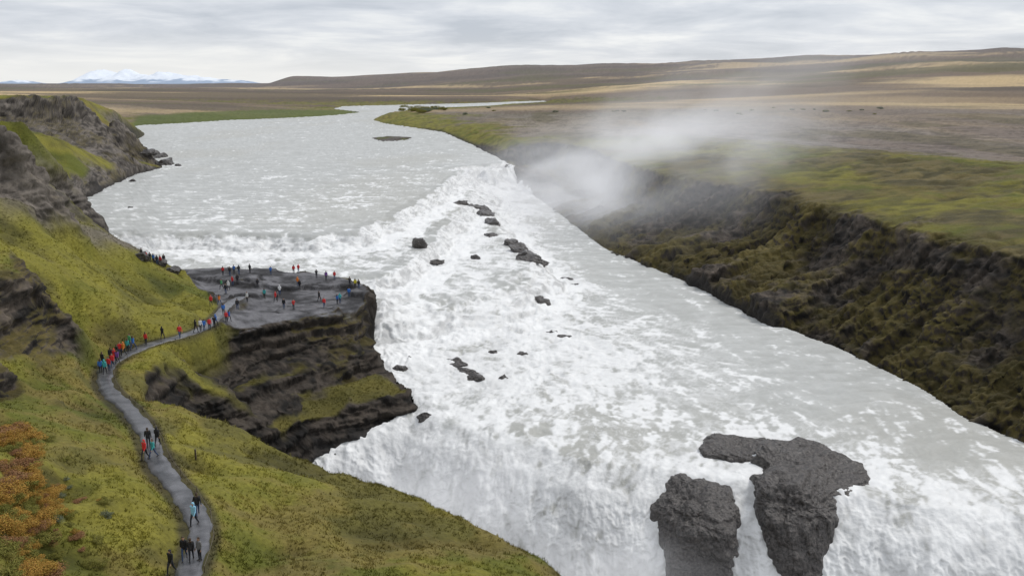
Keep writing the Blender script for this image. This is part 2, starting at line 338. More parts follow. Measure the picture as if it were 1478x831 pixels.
dryf=mixc(dryf,C(.10,.08,.06),ss(.45,.6,fb2(X*.5,Y,260,6,116,.6))*.85)
dryf=mixc(dryf,C(.11,.105,.045),ss(.58,.68,fb2(X*.3,Y,200,5,117,.6))*.7)
dry=mixc(dry,dryf,ss(500,1300,Rf))
dry=mixc(dry,C(.19,.175,.18),ss(2300,5200,Rf)*.5)  # aerial haze mixed into the ground colour with distance, here and below
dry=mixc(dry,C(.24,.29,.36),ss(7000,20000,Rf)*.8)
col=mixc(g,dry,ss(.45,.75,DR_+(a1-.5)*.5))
col=mixc(col,C(.095,.12,.03),gs_*.9)
rv=fb3(X2,Y2,Z2*3,5,4,120); rv2=fb3(X2,Y2,Z2,1.1,2,121)
rock=mixc(C(.022,.020,.018),C(.125,.102,.082),ss(.32,.68,rv*.5+rv2*.5))
up=N2[...,2]
rr_=ss(0,10,X)
G1,G2=gullies(X,Y)
topb=ss(-38,-30,Z2)
moss=ss(.42-.30*rr_,.75-.3*rr_,up+.6*(fb3(X2,Y2,Z2,9,4,130)-.5))*ss(.47-.05*rr_,.56-.02*rr_,fb3(X2,Y2,Z2,14,5,131,.6))
mossc=mixc(C(.055,.050,.014),C(.15,.115,.028),rv2)
rock=mixc(rock,mossc,moss*.85)
rock=rock*(1-rr_*.5*(1-ss(.0,.35,G1)))[...,None]  # gully recesses painted darker, shade put into the rock colour
rock=mixc(rock,mixc(C(.05,.044,.04),C(.22,.195,.17),ss(.3,.7,rv*.5+rv2*.5)),ss(-58,-70,X)*.85*(1-moss*.5))
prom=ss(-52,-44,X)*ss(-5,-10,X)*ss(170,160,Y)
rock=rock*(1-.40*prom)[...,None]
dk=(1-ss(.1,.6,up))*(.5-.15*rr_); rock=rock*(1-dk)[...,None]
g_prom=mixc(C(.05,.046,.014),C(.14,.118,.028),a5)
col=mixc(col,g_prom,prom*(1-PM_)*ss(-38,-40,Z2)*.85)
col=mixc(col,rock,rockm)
wet=ss(.02,.25,near_)*(1-ss(600,900,Rf))
col=mixc(col,C(.028,.026,.025),wet*.85)
pv=fb2(X,Y,3,5,140,.6)
pl=mixc(C(.04,.039,.041),C(.17,.168,.178),ss(.3,.7,pv)); 
edge=np.exp(-((pst-.484)/.009)**2); pl=mixc(pl,C(.02,.019,.019),np.clip(edge,0,1)*.8)
Nb=normals(X2,Y2,blur(Z2,2,1))[...,2]
pl=mixc(rock,pl,ss(.72,.88,Nb))
col=mixc(col,pl,PM_)
e=np.abs(PD_-1.0); col=mixc(col,C(.045,.038,.028),(1-ss(.15,.8,e))*.75)
col=mixc(col,C(.20,.12,.045),ho_*ss(.48,.65,fb2(X,Y,3.5,3,150))*.45)
col=mixc(col,mixc(C(.09,.078,.066),C(.23,.20,.17),a2),sc_f*ss(.3,.45,a1+.05))
col*= (.82+.36*a2)[...,None]

# ------------------------------------------------------------------ helpers for meshes / materials
def gridmesh(name,V,ncol,keep=None,attrs={}):
    nr=V.shape[0]//ncol
    idx=np.arange(nr*ncol).reshape(nr,ncol)
    q=np.stack([idx[:-1,:-1],idx[:-1,1:],idx[1:,1:],idx[1:,:-1]],-1).reshape(-1,4)
    if keep is not None: q=q[keep.reshape(-1)]
    used=np.unique(q); rm=np.full(nr*ncol,-1,dtype=np.int64); rm[used]=np.arange(len(used)); q=rm[q]; V=V[used]
    me=bpy.data.meshes.new(name)
    me.vertices.add(len(V)); me.vertices.foreach_set("co",V.astype(np.float32).ravel())
    me.loops.add(q.size); me.loops.foreach_set("vertex_index",q.astype(np.int32).ravel())
    me.polygons.add(len(q)); me.polygons.foreach_set("loop_start",np.arange(0,q.size,4,dtype=np.int32))
    me.polygons.foreach_set("use_smooth",np.ones(len(q),dtype=bool))
    me.update(calc_edges=True)
    for k,v in attrs.items():
        v=v.reshape(-1,v.shape[-1])[used]
        at=me.attributes.new(k,'FLOAT_COLOR','POINT')
        c=np.ones((len(v),4),dtype=np.float32); c[:,:3]=np.clip(v,0,1); at.data.foreach_set("color",c.ravel())
    ob=bpy.data.objects.new(name,me); scene.collection.objects.link(ob); return ob
def newmat(n):
    m=bpy.data.materials.new(n); m.use_nodes=True; nt=m.node_tree; b=nt.nodes["Principled BSDF"]; return m,nt,b
def noise_bump(nt,b,scales,dist,coord='Object'):
    tc=nt.nodes.new('ShaderNodeTexCoord'); prev=None
    for s,(sc_,d) in enumerate(zip(scales,dist)):
        nz=nt.nodes.new('ShaderNodeTexNoise'); nz.inputs['Scale'].default_value=sc_; nz.inputs['Detail'].default_value=5; nz.inputs['Roughness'].default_value=.65
        nt.links.new(tc.outputs[coord],nz.inputs['Vector'])
        bp=nt.nodes.new('ShaderNodeBump'); bp.inputs['Distance'].default_value=d; bp.inputs['Strength'].default_value=.9
        nt.links.new(nz.outputs['Fac'],bp.inputs['Height'])
        if prev: nt.links.new(prev.outputs[0],bp.inputs['Normal'])
        prev=bp; last=nz
    nt.links.new(prev.outputs[0],b.inputs['Normal']); return last
def attr_mat(name,rough,scales,dist,vary=(.75,1.25)):
    m,nt,b=newmat(name)
    at=nt.nodes.new('ShaderNodeAttribute'); at.attribute_name="tint"
    nz=noise_bump(nt,b,scales,dist)
    mr=nt.nodes.new('ShaderNodeMapRange'); mr.inputs[1].default_value=.3; mr.inputs[2].default_value=.7; mr.inputs[3].default_value=vary[0]; mr.inputs[4].default_value=vary[1]
    nt.links.new(nz.outputs['Fac'],mr.inputs[0])
    vm=nt.nodes.new('ShaderNodeVectorMath'); vm.operation='SCALE'
    nt.links.new(at.outputs['Color'],vm.inputs[0]); nt.links.new(mr.outputs[0],vm.inputs['Scale'])
    nt.links.new(vm.outputs[0],b.inputs['Base Color']); b.inputs['Roughness'].default_value=rough
    b.inputs['Specular IOR Level'].default_value=.25
    return m
land=attr_mat("land_surface",.9,(.5,2.5),(.3,.1))
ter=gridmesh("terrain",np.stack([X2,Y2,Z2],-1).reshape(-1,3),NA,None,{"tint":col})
ter.data.materials.append(land); ter["kind"]="structure"; ter["category"]="terrain"; ter["label"]="grassy canyon slopes, basalt cliffs and brown moorland plain"

# ------------------------------------------------------------------ ground sampling (survey grid)
def H(px,py,src=None):
    src=HB if src is None else src
    px=np.asarray(px,float);py=np.asarray(py,float)
    r=np.hypot(px,py); a=np.arctan2(px,py)
    i=np.clip(np.searchsorted(RR,r)-1,0,NR-2); j=np.clip(np.searchsorted(AZ,a)-1,0,NA-2)
    ti=np.clip((r-RR[i])/(RR[i+1]-RR[i]),0,1); tj=np.clip((a-AZ[j])/(AZ[j+1]-AZ[j]),0,1)
    return (src[i,j]*(1-tj)+src[i,j+1]*tj)*(1-ti)+(src[i+1,j]*(1-tj)+src[i+1,j+1]*tj)*ti
SV=np.exp(np.arange(math.log(.03),math.log(2.5),.0012))
def ground(a,b,src=None):
    d=ray(a,b); x=d[0]*SV; y=d[1]*SV; z=d[2]*SV
    hs=H(x,y,src)
    hit=np.where(z<hs)[0]
    k=hit[0] if len(hit) else len(SV)//2
    return Vector((x[k],y[k],float(hs[k])))
wkc=(MWk>.02)&(ZW>-89)&(ZW>HB-1.2)
TOPS=np.maximum(HB,np.where(wkc,ZWs,-80))
spots=[(604,357,3.0,2.4,3.0,0),(628,379,3.0,1.6,.9,0),(686,373,1.6,1.2,1.0,0),
 (664,294,5.0,3.6,1.4,.5),(676,299,6.4,3.6,1.9,.5),(690,304,8.0,4.4,2.2,.3),(702,312,6.0,5.4,2.4,-.6),(711,322,4.2,7.0,2.0,0),(708,340,3,3,1.2,.3),
 (738,352,3.0,6.0,1.9,-.2),(748,361,3.8,6.0,2.0,-.2),(757,369,5.0,5,1.8,-.1),(768,376,5.2,3.4,1.6,.1),(781,381,3.6,2.2,1.0,0),
 (783,437,2.6,1.6,.9,.4),(774,431,2.2,1.2,.8,.4),(812,404,3.6,1.8,.6,.2),(830,411,2.2,1.2,.45,0),(795,481,3.6,1.6,.9,.1),(812,487,3.0,1.4,.7,.1),(655,522,2.4,1.3,.8,-.5),(664,529,3.0,1.6,1.0,-.5),(674,538,3.4,1.7,1.1,-.5),(685,547,2.6,1.4,.9,-.6),(726,547,1.6,1.1,.9,0),(752,512,1.6,1.0,.7,0),(712,510,1.3,.8,.6,0),
 (580,535,2.2,1.8,1.4,0),(612,603,1.8,1.4,1.2,0),(590,520,1.6,1.2,1.0,0),
 (192,262,2.4,1.8,1.2,0),(257,240,2.6,2,1.1,0),(188,300,1.5,1.2,.6,0),(236,238,7.5,8,3.4,0),(226,228,6.5,9,3.6,0),(214,220,6,9,3.2,0),(205,371,2,1.6,1.1,0),(228,378,2.2,1.6,1.1,0),(248,391,2.2,1.6,1.2,0)]
SP=[ground(s[0],s[1],TOPS) for s in spots]
BIG=[((30.2,106.2,-48.0),(5.4,5.2,2.2)),((36.6,101.2,-48.0),(7.4,6.2,2.9)),((21.8,95.4,-50.2),(6.0,4.4,3.0)),((34.2,93.8,-48.9),(5.8,5.8,3.5))]

# ------------------------------------------------------------------ water surface
def warp(x,y): 
    a=(fb2(x,y,9,4,360,.6)-.5); b=(fb2(x,y,9,4,361,.6)-.5)
    k=ss(35.2,35.6,-H(x,y,ZWs))*ss(47.0,46.4,-H(x,y,ZWs))*ss(110,150,np.hypot(x,y))
    return x+a*9*k,y+b*9*k
cw=np.where((MWk>.02)&(R0<420))
ZWW=ZWs.copy(); FOW=FO.copy()
xx,yy=warp(Xc[cw],Yc[cw]); ok=H(xx,yy,WN)<.01
zz_=H(xx,yy,ZWs); ff_=H(xx,yy,FO); tmp=ZWW[cw]; tmp[ok]=zz_[ok]; ZWW[cw]=tmp; tmp=FOW[cw]; tmp[ok]=ff_[ok]; FOW[cw]=tmp
gx=np.hypot(np.gradient(ZWW,axis=0)/np.gradient(RR)[:,None], np.gradient(ZWW,axis=1)/(RR[:,None]*(AZ[1]-AZ[0])))
SL=blur(np.clip(np.where(WN>.01,0,gx),0,2),1,2)
zf=ZWW.copy(); zf[ZWW<-89]=-60
fiw=redistribute(np.where(MWk>.02,zf,HB),1550,.30)
Rw=resamp(LR,fiw); XW=Rw*np.sin(AZ)[None,:]; YW=Rw*np.cos(AZ)[None,:]
ZWf=resamp(ZWW,fiw); FOf=resamp(FOW,fiw); MKf=resamp(MWk,fiw); HBf=resamp(HB,fiw); WNf=resamp(WN,fiw)
wk=(MKf>.02)&(WNf<.02)&(ZWf>HBf-1.2)
vi=np.where(wk); x,y,z,fo=XW[vi],YW[vi],ZWf[vi],FOf[vi]
fl=[(-50,900,.3,-1),(-60,500,.2,-1),(-100,260,.35,-1),(-60,220,.4,-1),(-50,190,.5,-.8),(-10,180,1,-.45),(-12,220,.9,-.6),(0,260,1,-.5),(-5,360,.4,-1),(10,330,.15,-1),(25,240,.25,-1),(40,190,.3,-1),(5,145,.7,-.8),(-10,150,.9,-.5),(50,150,.2,-1),(60,110,0,-1),(20,125,.3,-1),(0,110,-.05,-1),(-10,105,-.2,-1),(20,95,-.05,-1),(50,88,-.1,-1),(300,1700,-1,-.2)]
dx=np.zeros_like(x);dy=np.zeros_like(x)
for a,b,c,d in fl:
    q=1/(((x-a)**2+(y-b)**2)/(b*b)+1e-4)**1.5; L=math.hypot(c,d); dx+=q*c/L; dy+=q*d/L
l=np.hypot(dx,dy); dx/=l; dy/=l
r_=np.hypot(x,y); wx=fb2(x,y,9,3,300)-.5; wy=fb2(x,y,9,3,301)-.5
dx2=dx+wx*2.2; dy2=dy+wy*2.2
def norm(a): return (a-a.mean())/(a.std()+1e-6)
g=np.zeros_like(x)
for lam,wt,st_,cut in ((.45,.9,.16,150),(1.1,1.1,.32,420),(2.8,.55,.7,1500)):
    acc=0
    for k in range(-4,5): acc=acc+n2((x+dx2*k*st_)/lam,(y+dy2*k*st_)/lam,400+int(lam*10))
    g+=wt*norm(acc)*(1-ss(cut*.7,cut*1.3,r_))
xw=x+wx*8; yw=y+wy*8
tur=norm(fb2(xw,yw,4,6,430,.65)); tur2=norm(fb2(x,y,18,4,436,.6)); fine=norm(fb2(x,y,.9,3,438,.6))
g=norm(norm(g)*1.0+tur*.7)
vein=1-np.abs(fb2(xw+3,yw,6,6,440,.62)-.5)*12; vein2=1-np.abs(fb2(xw*1.0,yw,2.2,5,445,.62)-.5)*9
vein=np.clip(np.maximum(vein,vein2*.85),0,1)
rip=norm(fb2(x*.45,y*1.0,1.8,4,450,.65))
sf=ss(.20,.50,H(x,y,SL)); sdn=ss(.20,.5,H(x+dx*4,y+dy*4,SL)); sup=ss(.20,.5,np.maximum(H(x-dx*3,y-dy*3,SL),H(x-dx*6,y-dy*6,SL)))
up_=ss(-46.9,-46.2,z)
st=1.1; hn=(fb2(x,y,8,4,320)-.5)*3.0
h=z/st+hn; f=np.floor(h); t=h-f; t2=ss(.36,.64,t); zz=(f+t2-hn)*st
cas=ss(.28,.5,fo)*ss(-46.3,-45.4,z)*ss(-34.95,-35.5,z)
z2=z*(1-cas*.45)+zz*cas*.45
face=np.maximum(np.exp(-((t-.5)/.17)**2)*cas*.35,sf*up_)
rd=1-np.abs(fb2(xw,yw,3.4,4,330,.55)-.5)*2.6; rd2=1-np.abs(fb2(x+wx*3,y+wy*3,1.3,3,335,.55)-.5)*2.6
rough_=ss(.25,.95,fo)
low=ss(-47,-48.5,z)
z2=z2+rough_*((rd-.5)*.8*(1-low*.6)+(rd2-.5)*.24*(1-ss(120,250,r_)))+(1-rough_)*(.05*rip*(1+ss(150,400,r_))+.06*(rd-.5))+g*.03*rough_
ZF=np.full(XW.shape,-90.); ZF[vi]=z2
XF=XW.copy(); YF=YW.copy()
fall=ss(-48.6,-51.5,z)*ss(.85,.97,fo)
thr=norm(fb3(x,y,z*.10,1.5,4,460,.65))
lthr=norm(fb3(x+wx*3,y*.5,z*.13,1.7,5,462,.62))
bil=np.abs(fb3(x,y,z*.6,3.0,5,470,.58)-.5)*2
YF[vi]+=-fall*((.5-bil)*1.4+lthr*.14)-sf*up_*thr*.15; XF[vi]+=sf*up_*thr*.06
rf=np.zeros_like(x)
for p,s in list(zip(SP,spots))+[(Vector(b[0]),(0,0,b[1][0]*1.0)) for b in BIG]:
    k=max(s[2],1.2)*1.0
    m=(np.abs(x-p.x)<k*5)&(np.abs(y-p.y)<k*6)
    xx=x[m]-p.x; yy=y[m]-p.y; al=xx*dx[m]+yy*dy[m]; ac=-xx*dy[m]+yy*dx[m]
    rf[m]=np.maximum(rf[m],np.exp(-(ac/k)**2-((al-k*1.0)/(k*2.2))**2)*(p.y<500))
fb=np.clip(fo*.96+face*.35-.25*sdn*(1-sf)*up_*(fo<.97)+.45*sup*(1-sf)-.12*cas*(t>.72)+rf*.45,0,1.05)
fb=np.maximum(fb,sf*.84)
fb=fb+.10*np.exp(-((y-270)/40)**2)*(z>-35.4)*(rip>.3)
th=(.5-fb)*3.9
foam=ss(-.75,.75,g*.75+tur2*.22+fine*.38+rip*.25*(1-rough_)-th)
foam=np.maximum(foam,ss(.35,.95,vein)*ss(.10,.5,fb)*.8)
foam=np.clip(foam,0,1)
shade=.71+.14*ss(-1.8,1.2,g)+.03*fine-.10*(1-ss(.2,.6,rd))*rough_*(1-fall)  # foam tone; wave troughs painted greyer as shade
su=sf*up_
shade=shade*(1-su)+su*(.54+.32*ss(-1.2,1.2,thr))  # ledge faces painted darker between white threads to bring out relief
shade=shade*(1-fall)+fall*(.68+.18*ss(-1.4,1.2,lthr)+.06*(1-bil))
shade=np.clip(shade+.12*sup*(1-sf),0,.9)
wc=mixc(C(.44,.447,.427)*np.ones((len(x),1)),C(.54,.548,.53),ss(-1.6,1.6,rip*.7+g*.4))
wc=mixc(wc,C(.43,.42,.37),ss(.5,.7,fb2(x,y*.5,50,4,350))*.4)
wc=mixc(wc,C(.37,.372,.34),rough_*ss(-46.8,-46,z)*.85)
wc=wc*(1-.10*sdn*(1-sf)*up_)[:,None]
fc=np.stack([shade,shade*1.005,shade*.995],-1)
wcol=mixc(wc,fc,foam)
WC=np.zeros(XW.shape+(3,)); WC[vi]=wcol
kq=wk[:-1,:-1]&wk[:-1,1:]&wk[1:,1:]&wk[1:,:-1]
wm,nt,b=newmat("glacial_water")
at=nt.nodes.new('ShaderNodeAttribute'); at.attribute_name="tint"; nt.links.new(at.outputs['Color'],b.inputs['Base Color'])
noise_bump(nt,b,(.35,1.6),(.22,.12)); b.inputs['Roughness'].default_value=.5; b.inputs['Specular IOR Level'].default_value=.3
wat=gridmesh("water",np.stack([XF,YF,ZF],-1).reshape(-1,3),NA,kq,{"tint":WC})
wat.data.materials.append(wm); wat["kind"]="structure"; wat["category"]="water"; wat["label"]="milky glacial river pouring over two white waterfalls"

# ------------------------------------------------------------------ path
n=len(PC); tg=np.gradient(PC[:,:2],axis=0); tg/=np.linalg.norm(tg,axis=1,keepdims=True)
nrm=np.stack([tg[:,1],-tg[:,0]],-1)
pv=[]
offs=[-.86,-.76,-.4,0,.4,.76,.86]; zo=[-.15,.03,.05,.06,.05,.03,-.15]
for o,zq in zip(offs,zo):
    jit=(.12*np.sin(np.arange(n)*.37+o)+.10*np.sin(np.arange(n)*1.1+2*o)+.07*np.sin(np.arange(n)*2.3+o)) if abs(o)>.7 else 0
    wgt=o*(1+jit)
    pv.append(np.stack([PC[:,0]+nrm[:,0]*wgt,PC[:,1]+nrm[:,1]*wgt,PC[:,2]+zq],-1))
pvv=np.stack(pv,1).reshape(-1,3)
pm,nt,b=newmat("wet_gravel"); nz=noise_bump(nt,b,(.9,9),(.04,.03)); cr=nt.nodes.new('ShaderNodeValToRGB')
cr.color_ramp.elements[0].position=.35; cr.color_ramp.elements[0].color=(.045,.046,.05,1); cr.color_ramp.elements[1].position=.65; cr.color_ramp.elements[1].color=(.14,.14,.15,1)
nz2=nt.nodes.new('ShaderNodeTexNoise'); nz2.inputs['Scale'].default_value=.8; nz2.inputs['Detail'].default_value=6; tcp=nt.nodes.new('ShaderNodeTexCoord'); nt.links.new(tcp.outputs['Object'],nz2.inputs['Vector'])
nt.links.new(nz2.outputs['Fac'],cr.inputs[0]); nt.links.new(cr.outputs[0],b.inputs['Base Color']); b.inputs['Roughness'].default_value=.3
pth=gridmesh("path",pvv,7); pth.data.materials.append(pm); pth["kind"]="structure"; pth["category"]="path"; pth["label"]="wet grey gravel footpath winding along the grassy slope"

# ------------------------------------------------------------------ rocks
def rockmat(name,c0,c1,rough):
    m,nt,b=newmat(name); nz=noise_bump(nt,b,(.7,3.5),(.5,.15)); cr=nt.nodes.new('ShaderNodeValToRGB')
    cr.color_ramp.elements[0].position=.35; cr.color_ramp.elements[0].color=(*c0,1); cr.color_ramp.elements[1].position=.68; cr.color_ramp.elements[1].color=(*c1,1)
    nt.links.new(nz.outputs['Fac'],cr.inputs[0]); nt.links.new(cr.outputs[0],b.inputs['Base Color']); b.inputs['Roughness'].default_value=rough; return m
rm_dark=rockmat("wet_basalt",(.020,.018,.017),(.14,.125,.115),.32)
rm_brown=rockmat("brown_basalt",(.04,.033,.027),(.13,.11,.095),.8)
rm_green=rockmat("grassy_gravel",(.05,.055,.02),(.13,.13,.05),.9)
def ico(sub):
    bm=bmesh.new(); bmesh.ops.create_icosphere(bm,subdivisions=sub,radius=1); me=bpy.data.meshes.new("t"); bm.to_mesh(me); bm.free(); return me
def make_rock(loc,size,seed,mat,label,rot=0,sub=5,name="river_rock",cat="rock",amp=1.0,cuts=16,lean=(0,0),drop=0,col_=False,cut=(.62,.95),planes=()):
    me=ico(sub); me.name=name; n=len(me.vertices); c=np.empty(n*3,np.float32); me.vertices.foreach_get("co",c); c=c.reshape(-1,3).astype(float)
    r=np.random.default_rng(seed)
    v=np.sign(c)*np.abs(c)**.72; v*=1.05
    if drop:
        hr_=np.hypot(c[:,0],c[:,1]); k=np.where(c[:,2]<0,1/np.maximum(hr_,.35)**.9,1)
        v[:,0]*=k; v[:,1]*=k
    for i in range(cuts):
        m=r.normal(size=3)*np.array([1,1,.9 if not drop else .25]); m/=np.linalg.norm(m); dd=r.uniform(*cut)
        if drop: m[2]=abs(m[2])*.5
        e_=np.clip(v@m-dd,0,None); v-=e_[:,None]*m*.95
    for (m,dd) in planes:
        m=np.array(m,float); m/=np.linalg.norm(m); e_=np.clip(v@m-dd,0,None); v-=e_[:,None]*m*.92
    w=v*np.array(size); sc_=max(size[0],size[1])
    if drop: w[:,2]=np.where(w[:,2]<0,w[:,2]*drop,w[:,2])
    q=(seed*31.7)%97
    d=(fb3(w[:,0]+q,w[:,1],w[:,2]*.8,sc_*.8,3,seed)-.5)*sc_*.6
    d+=(.3-np.abs(fb3(w[:,0],w[:,1]+q,w[:,2]*(.45 if col_ else 1),sc_*.45,5,seed+9,.55)-.5)*2.4)*-sc_*.26
    d+=(fb3(w[:,0],w[:,1]+q,w[:,2]*2.6,sc_*.22,4,seed+19,.5)-.5)*sc_*.15
    w=w+c*d[:,None]*np.array([1,1,.75])*amp
    w[:,0]+=w[:,2]*lean[0]; w[:,1]+=w[:,2]*lean[1]
    ca,sa=math.cos(rot),math.sin(rot)
    w=np.stack([w[:,0]*ca-w[:,1]*sa,w[:,0]*sa+w[:,1]*ca,w[:,2]],-1)
    me.vertices.foreach_set("co",w.astype(np.float32).ravel()); me.materials.append(mat); me.update()
    ob=bpy.data.objects.new(name,me); ob.location=loc; scene.collection.objects.link(ob)
    ob["label"]=label; ob["category"]=cat; ob["group"]="dark rocks in and beside the river"; return ob
make_rock(*BIG[0],3,rm_dark,"flat dark wet rock slab split by the current above the falls",-.3,6,cut=(.75,1),planes=[((.3,-.2,1),.7)],amp=.8)
make_rock(*BIG[1],5,rm_dark,"broad dark fissured rock slab at the lip of the falls",-.4,6,cut=(.75,1),planes=[((.35,-.35,1),.62),((-1,-.8,.3),.85)],amp=.8)
make_rock(*BIG[2],17,rm_dark,"tall dark rock block with water streaming down its face",-.45,6,drop=2.2,col_=True,lean=(-.26,.34),cut=(.75,1.0),amp=1.0,cuts=10,planes=[((-.9,-.6,.9),.62),((.5,-.6,.9),.66),((-.2,-.8,1),.6)])
make_rock(*BIG[3],12,rm_dark,"tall dark rock pillar standing between two curtains of water",.1,6,drop=3.2,col_=True,lean=(.03,.20),cut=(.75,1.0),amp=.95,cuts=10,planes=[((.9,-.6,.8),.66),((-.3,-1,.5),.72)])
for i,(p,s) in enumerate(zip(SP,spots)):
    make_rock((p.x,p.y,p.z-.05*s[4]),(s[2]*.72,s[3]*.72,s[4]*.85),20+i,rm_dark,"jagged dark wet rock poking out of white water" if s[1]>262 else "dark boulder at the gravelly river shore",s[5],4)
p=U(566,200.5,-35)
make_rock((p[0],p[1],-35.6),(14,22,1.7),90,rm_brown,"low grey gravel islet topped with grass in the calm river",.1,5,name="river_islet",cat="islet",amp=.25)
make_rock((p[0]+1,p[1]-2,-34.9),(10,14,1.5),91,rm_green,"olive grass mound on the gravel islet",.1,5,name="grass_mound",cat="grass mound",amp=.2)
# ------------------------------------------------------------------ foliage material
def leafmat(name,c0,c1):
    m,nt,b=newmat(name); geo=nt.nodes.new('ShaderNodeNewGeometry')
    mx=nt.nodes.new('ShaderNodeMix'); mx.data_type='RGBA'; mx.inputs[6].default_value=(*c0,1); mx.inputs[7].default_value=(*c1,1)
    nt.links.new(geo.outputs['Random Per Island'],mx.inputs[0]); nt.links.new(mx.outputs[2],b.inputs['Base Color']); b.inputs['Roughness'].default_value=.8; b.inputs['Specular IOR Level'].default_value=.2
    return m
lm=[leafmat("autumn_orange_leaves",(.44,.22,.05),(.36,.25,.05)),leafmat("yellow_green_leaves",(.25,.22,.05),(.15,.16,.035)),leafmat("russet_leaves",(.28,.13,.06),(.30,.18,.09)),leafmat("grey_green_leaves",(.14,.16,.09),(.21,.23,.16))]
stem,nt,b=newmat("woody_stem"); noise_bump(nt,b,(8,),(.01,)); b.inputs['Base Color'].default_value=(.07,.05,.035,1)
def shrubmesh(seed,mi,nleaf=3000,leaf=.033):
    r=np.random.default_rng(seed); V=[];Fc=[];M=[]
    lob=[(r.uniform(-.6,.6),r.uniform(-.6,.6),r.uniform(.2,.65),r.uniform(.2,.42)) for _ in range(11)]
    for (a,b_,c,q) in lob:
        k=len(V); 
        for zz,wd,t in ((0,.025,0.1),(c,.008,1)):
            for an in (0,2.1,4.2): V.append((a*t+wd*math.cos(an),b_*t+wd*math.sin(an),zz))
        for s in range(3): Fc.append((k+s,k+(s+1)%3,k+3+(s+1)%3,k+3+s)); M.append(1)
    for i in range(nleaf):
        a,b_,c,q=lob[r.integers(len(lob))]; d=r.normal(size=3); d/=np.linalg.norm(d); q2=q*r.uniform(.55,1.25)
        p=np.array([a,b_,c])+d*q2*np.array([1,1,.8]); p[2]=max(p[2],.03)
        t=r.normal(size=3); t/=np.linalg.norm(t); s=np.cross(t,d); s/=np.linalg.norm(s)+1e-6; L=leaf*r.uniform(.6,1.5)
        k=len(V); V+= [tuple(p-t*L),tuple(p+s*L*.6),tuple(p+t*L),tuple(p-s*L*.6)]; Fc.append((k,k+1,k+2,k+3)); M.append(0)
    me=bpy.data.meshes.new("shrub"); me.from_pydata(V,[],Fc); me.materials.append(lm[mi]); me.materials.append(stem); me.polygons.foreach_set("material_index",np.array(M,dtype=np.int32)); me.update(); return me
SM=[shrubmesh(i,i%4) for i in range(8)]
ln=["orange autumn dwarf birch shrub on the grassy slope","yellow-green low willow shrub on the grassy slope","russet heather shrub on the grassy slope","grey-green willow shrub on the grassy slope"]
def shrub(p,s,k,label=None,grp="low autumn shrubs on the near slope"):
    o=bpy.data.objects.new("shrub",SM[k]); o.location=p; o.scale=(s*random.uniform(.9,1.4),s*random.uniform(.9,1.4),s*random.uniform(.6,.95)); o.rotation_euler=(0,0,random.random()*6)
    scene.collection.objects.link(o); o["label"]=label or ln[k%4]; o["category"]="shrub"; o["group"]=grp
for i in range(185):
    b=random.uniform(620,835); a=abs(random.gauss(0,.55))*(b-560)*.6
    if a>180 or random.random()<.1: continue
    k=random.choice([0,4,0,4,2,1,5,6,0] if a<80 else [3,7,1,5,2,0,5])
    shrub(ground(a+2,b),random.uniform(.4,1.15) if a<80 else random.uniform(.25,.6),k)
for i in range(16):
    p=ground(random.uniform(575,640),random.uniform(156,163)); shrub(p-Vector((0,0,.6)),random.uniform(5,8),random.choice([1,5,3]),"dense olive shrub on the river bank mound","bushes on the far bank")
for i in range(22):
    p=ground(random.uniform(650,1300),random.uniform(156,166)); shrub(p-Vector((0,0,.3)),random.uniform(2,3.5),random.choice([1,3]),"dark green shrub dotted on the brown plain","bushes on the far bank")

# ------------------------------------------------------------------ grass tufts
cand=np.where((Rf>30)&(Rf<230)&(rockm<.35)&(PM_<.1)&(PD_>1.05)&(near_<.02)&(np.abs(np.arctan2(X,Y))<math.radians(36))&(DR_<.5)&(X<40))
areaw=(Rf[cand]**1.0)*(.2+ss(.4,.6,a2[cand])); areaw/=areaw.sum()
NT=46000; pk=rng.choice(len(cand[0]),NT,p=areaw)
bx,by,bz=X2[cand][pk],Y2[cand][pk],Z2[cand][pk]; bc=col[cand][pk]
bx=bx+rng.uniform(-.1,.1,NT); by=by+rng.uniform(-.1,.1,NT)
NB=5; tot=NT*NB
cx=np.repeat(bx,NB)+rng.normal(0,.09,tot); cy=np.repeat(by,NB)+rng.normal(0,.09,tot); cz=np.repeat(bz,NB)-.06
hh=np.repeat(rng.uniform(.05,.26,NT),NB)*rng.uniform(.6,1.1,tot); an=rng.uniform(0,6.28,tot); wd=.03+hh*.08; lean=rng.uniform(.3,1.1,tot)*hh; la=rng.uniform(0,6.28,tot)
v0=np.stack([cx-np.cos(an)*wd,cy-np.sin(an)*wd,cz],-1); v1=np.stack([cx+np.cos(an)*wd,cy+np.sin(an)*wd,cz],-1); v2=np.stack([cx+np.cos(la)*lean,cy+np.sin(la)*lean,cz+hh+.05],-1)
V=np.stack([v0,v1,v2],1).reshape(-1,3)
me=bpy.data.meshes.new("grass"); me.vertices.add(len(V)); me.vertices.foreach_set("co",V.astype(np.float32).ravel())
me.loops.add(len(V)); me.loops.foreach_set("vertex_index",np.arange(len(V),dtype=np.int32)); me.polygons.add(tot); me.polygons.foreach_set("loop_start",np.arange(0,len(V),3,dtype=np.int32)); me.update(calc_edges=True)
cc=np.repeat(bc*rng.uniform(1.0,1.55,(NT,1)),NB*3,axis=0); at=me.attributes.new("tint",'FLOAT_COLOR','POINT'); c4=np.ones((len(V),4),np.float32); c4[:,:3]=np.clip(cc,0,1); at.data.foreach_set("color",c4.ravel())
me.materials.append(attr_mat("grass_blades",.8,(3,),(.01,),(.85,1.15)))
go=bpy.data.objects.new("grass",me); scene.collection.objects.link(go); go["kind"]="stuff"; go["category"]="grass"; go["label"]="olive and yellow grass tufts covering the canyon slopes"

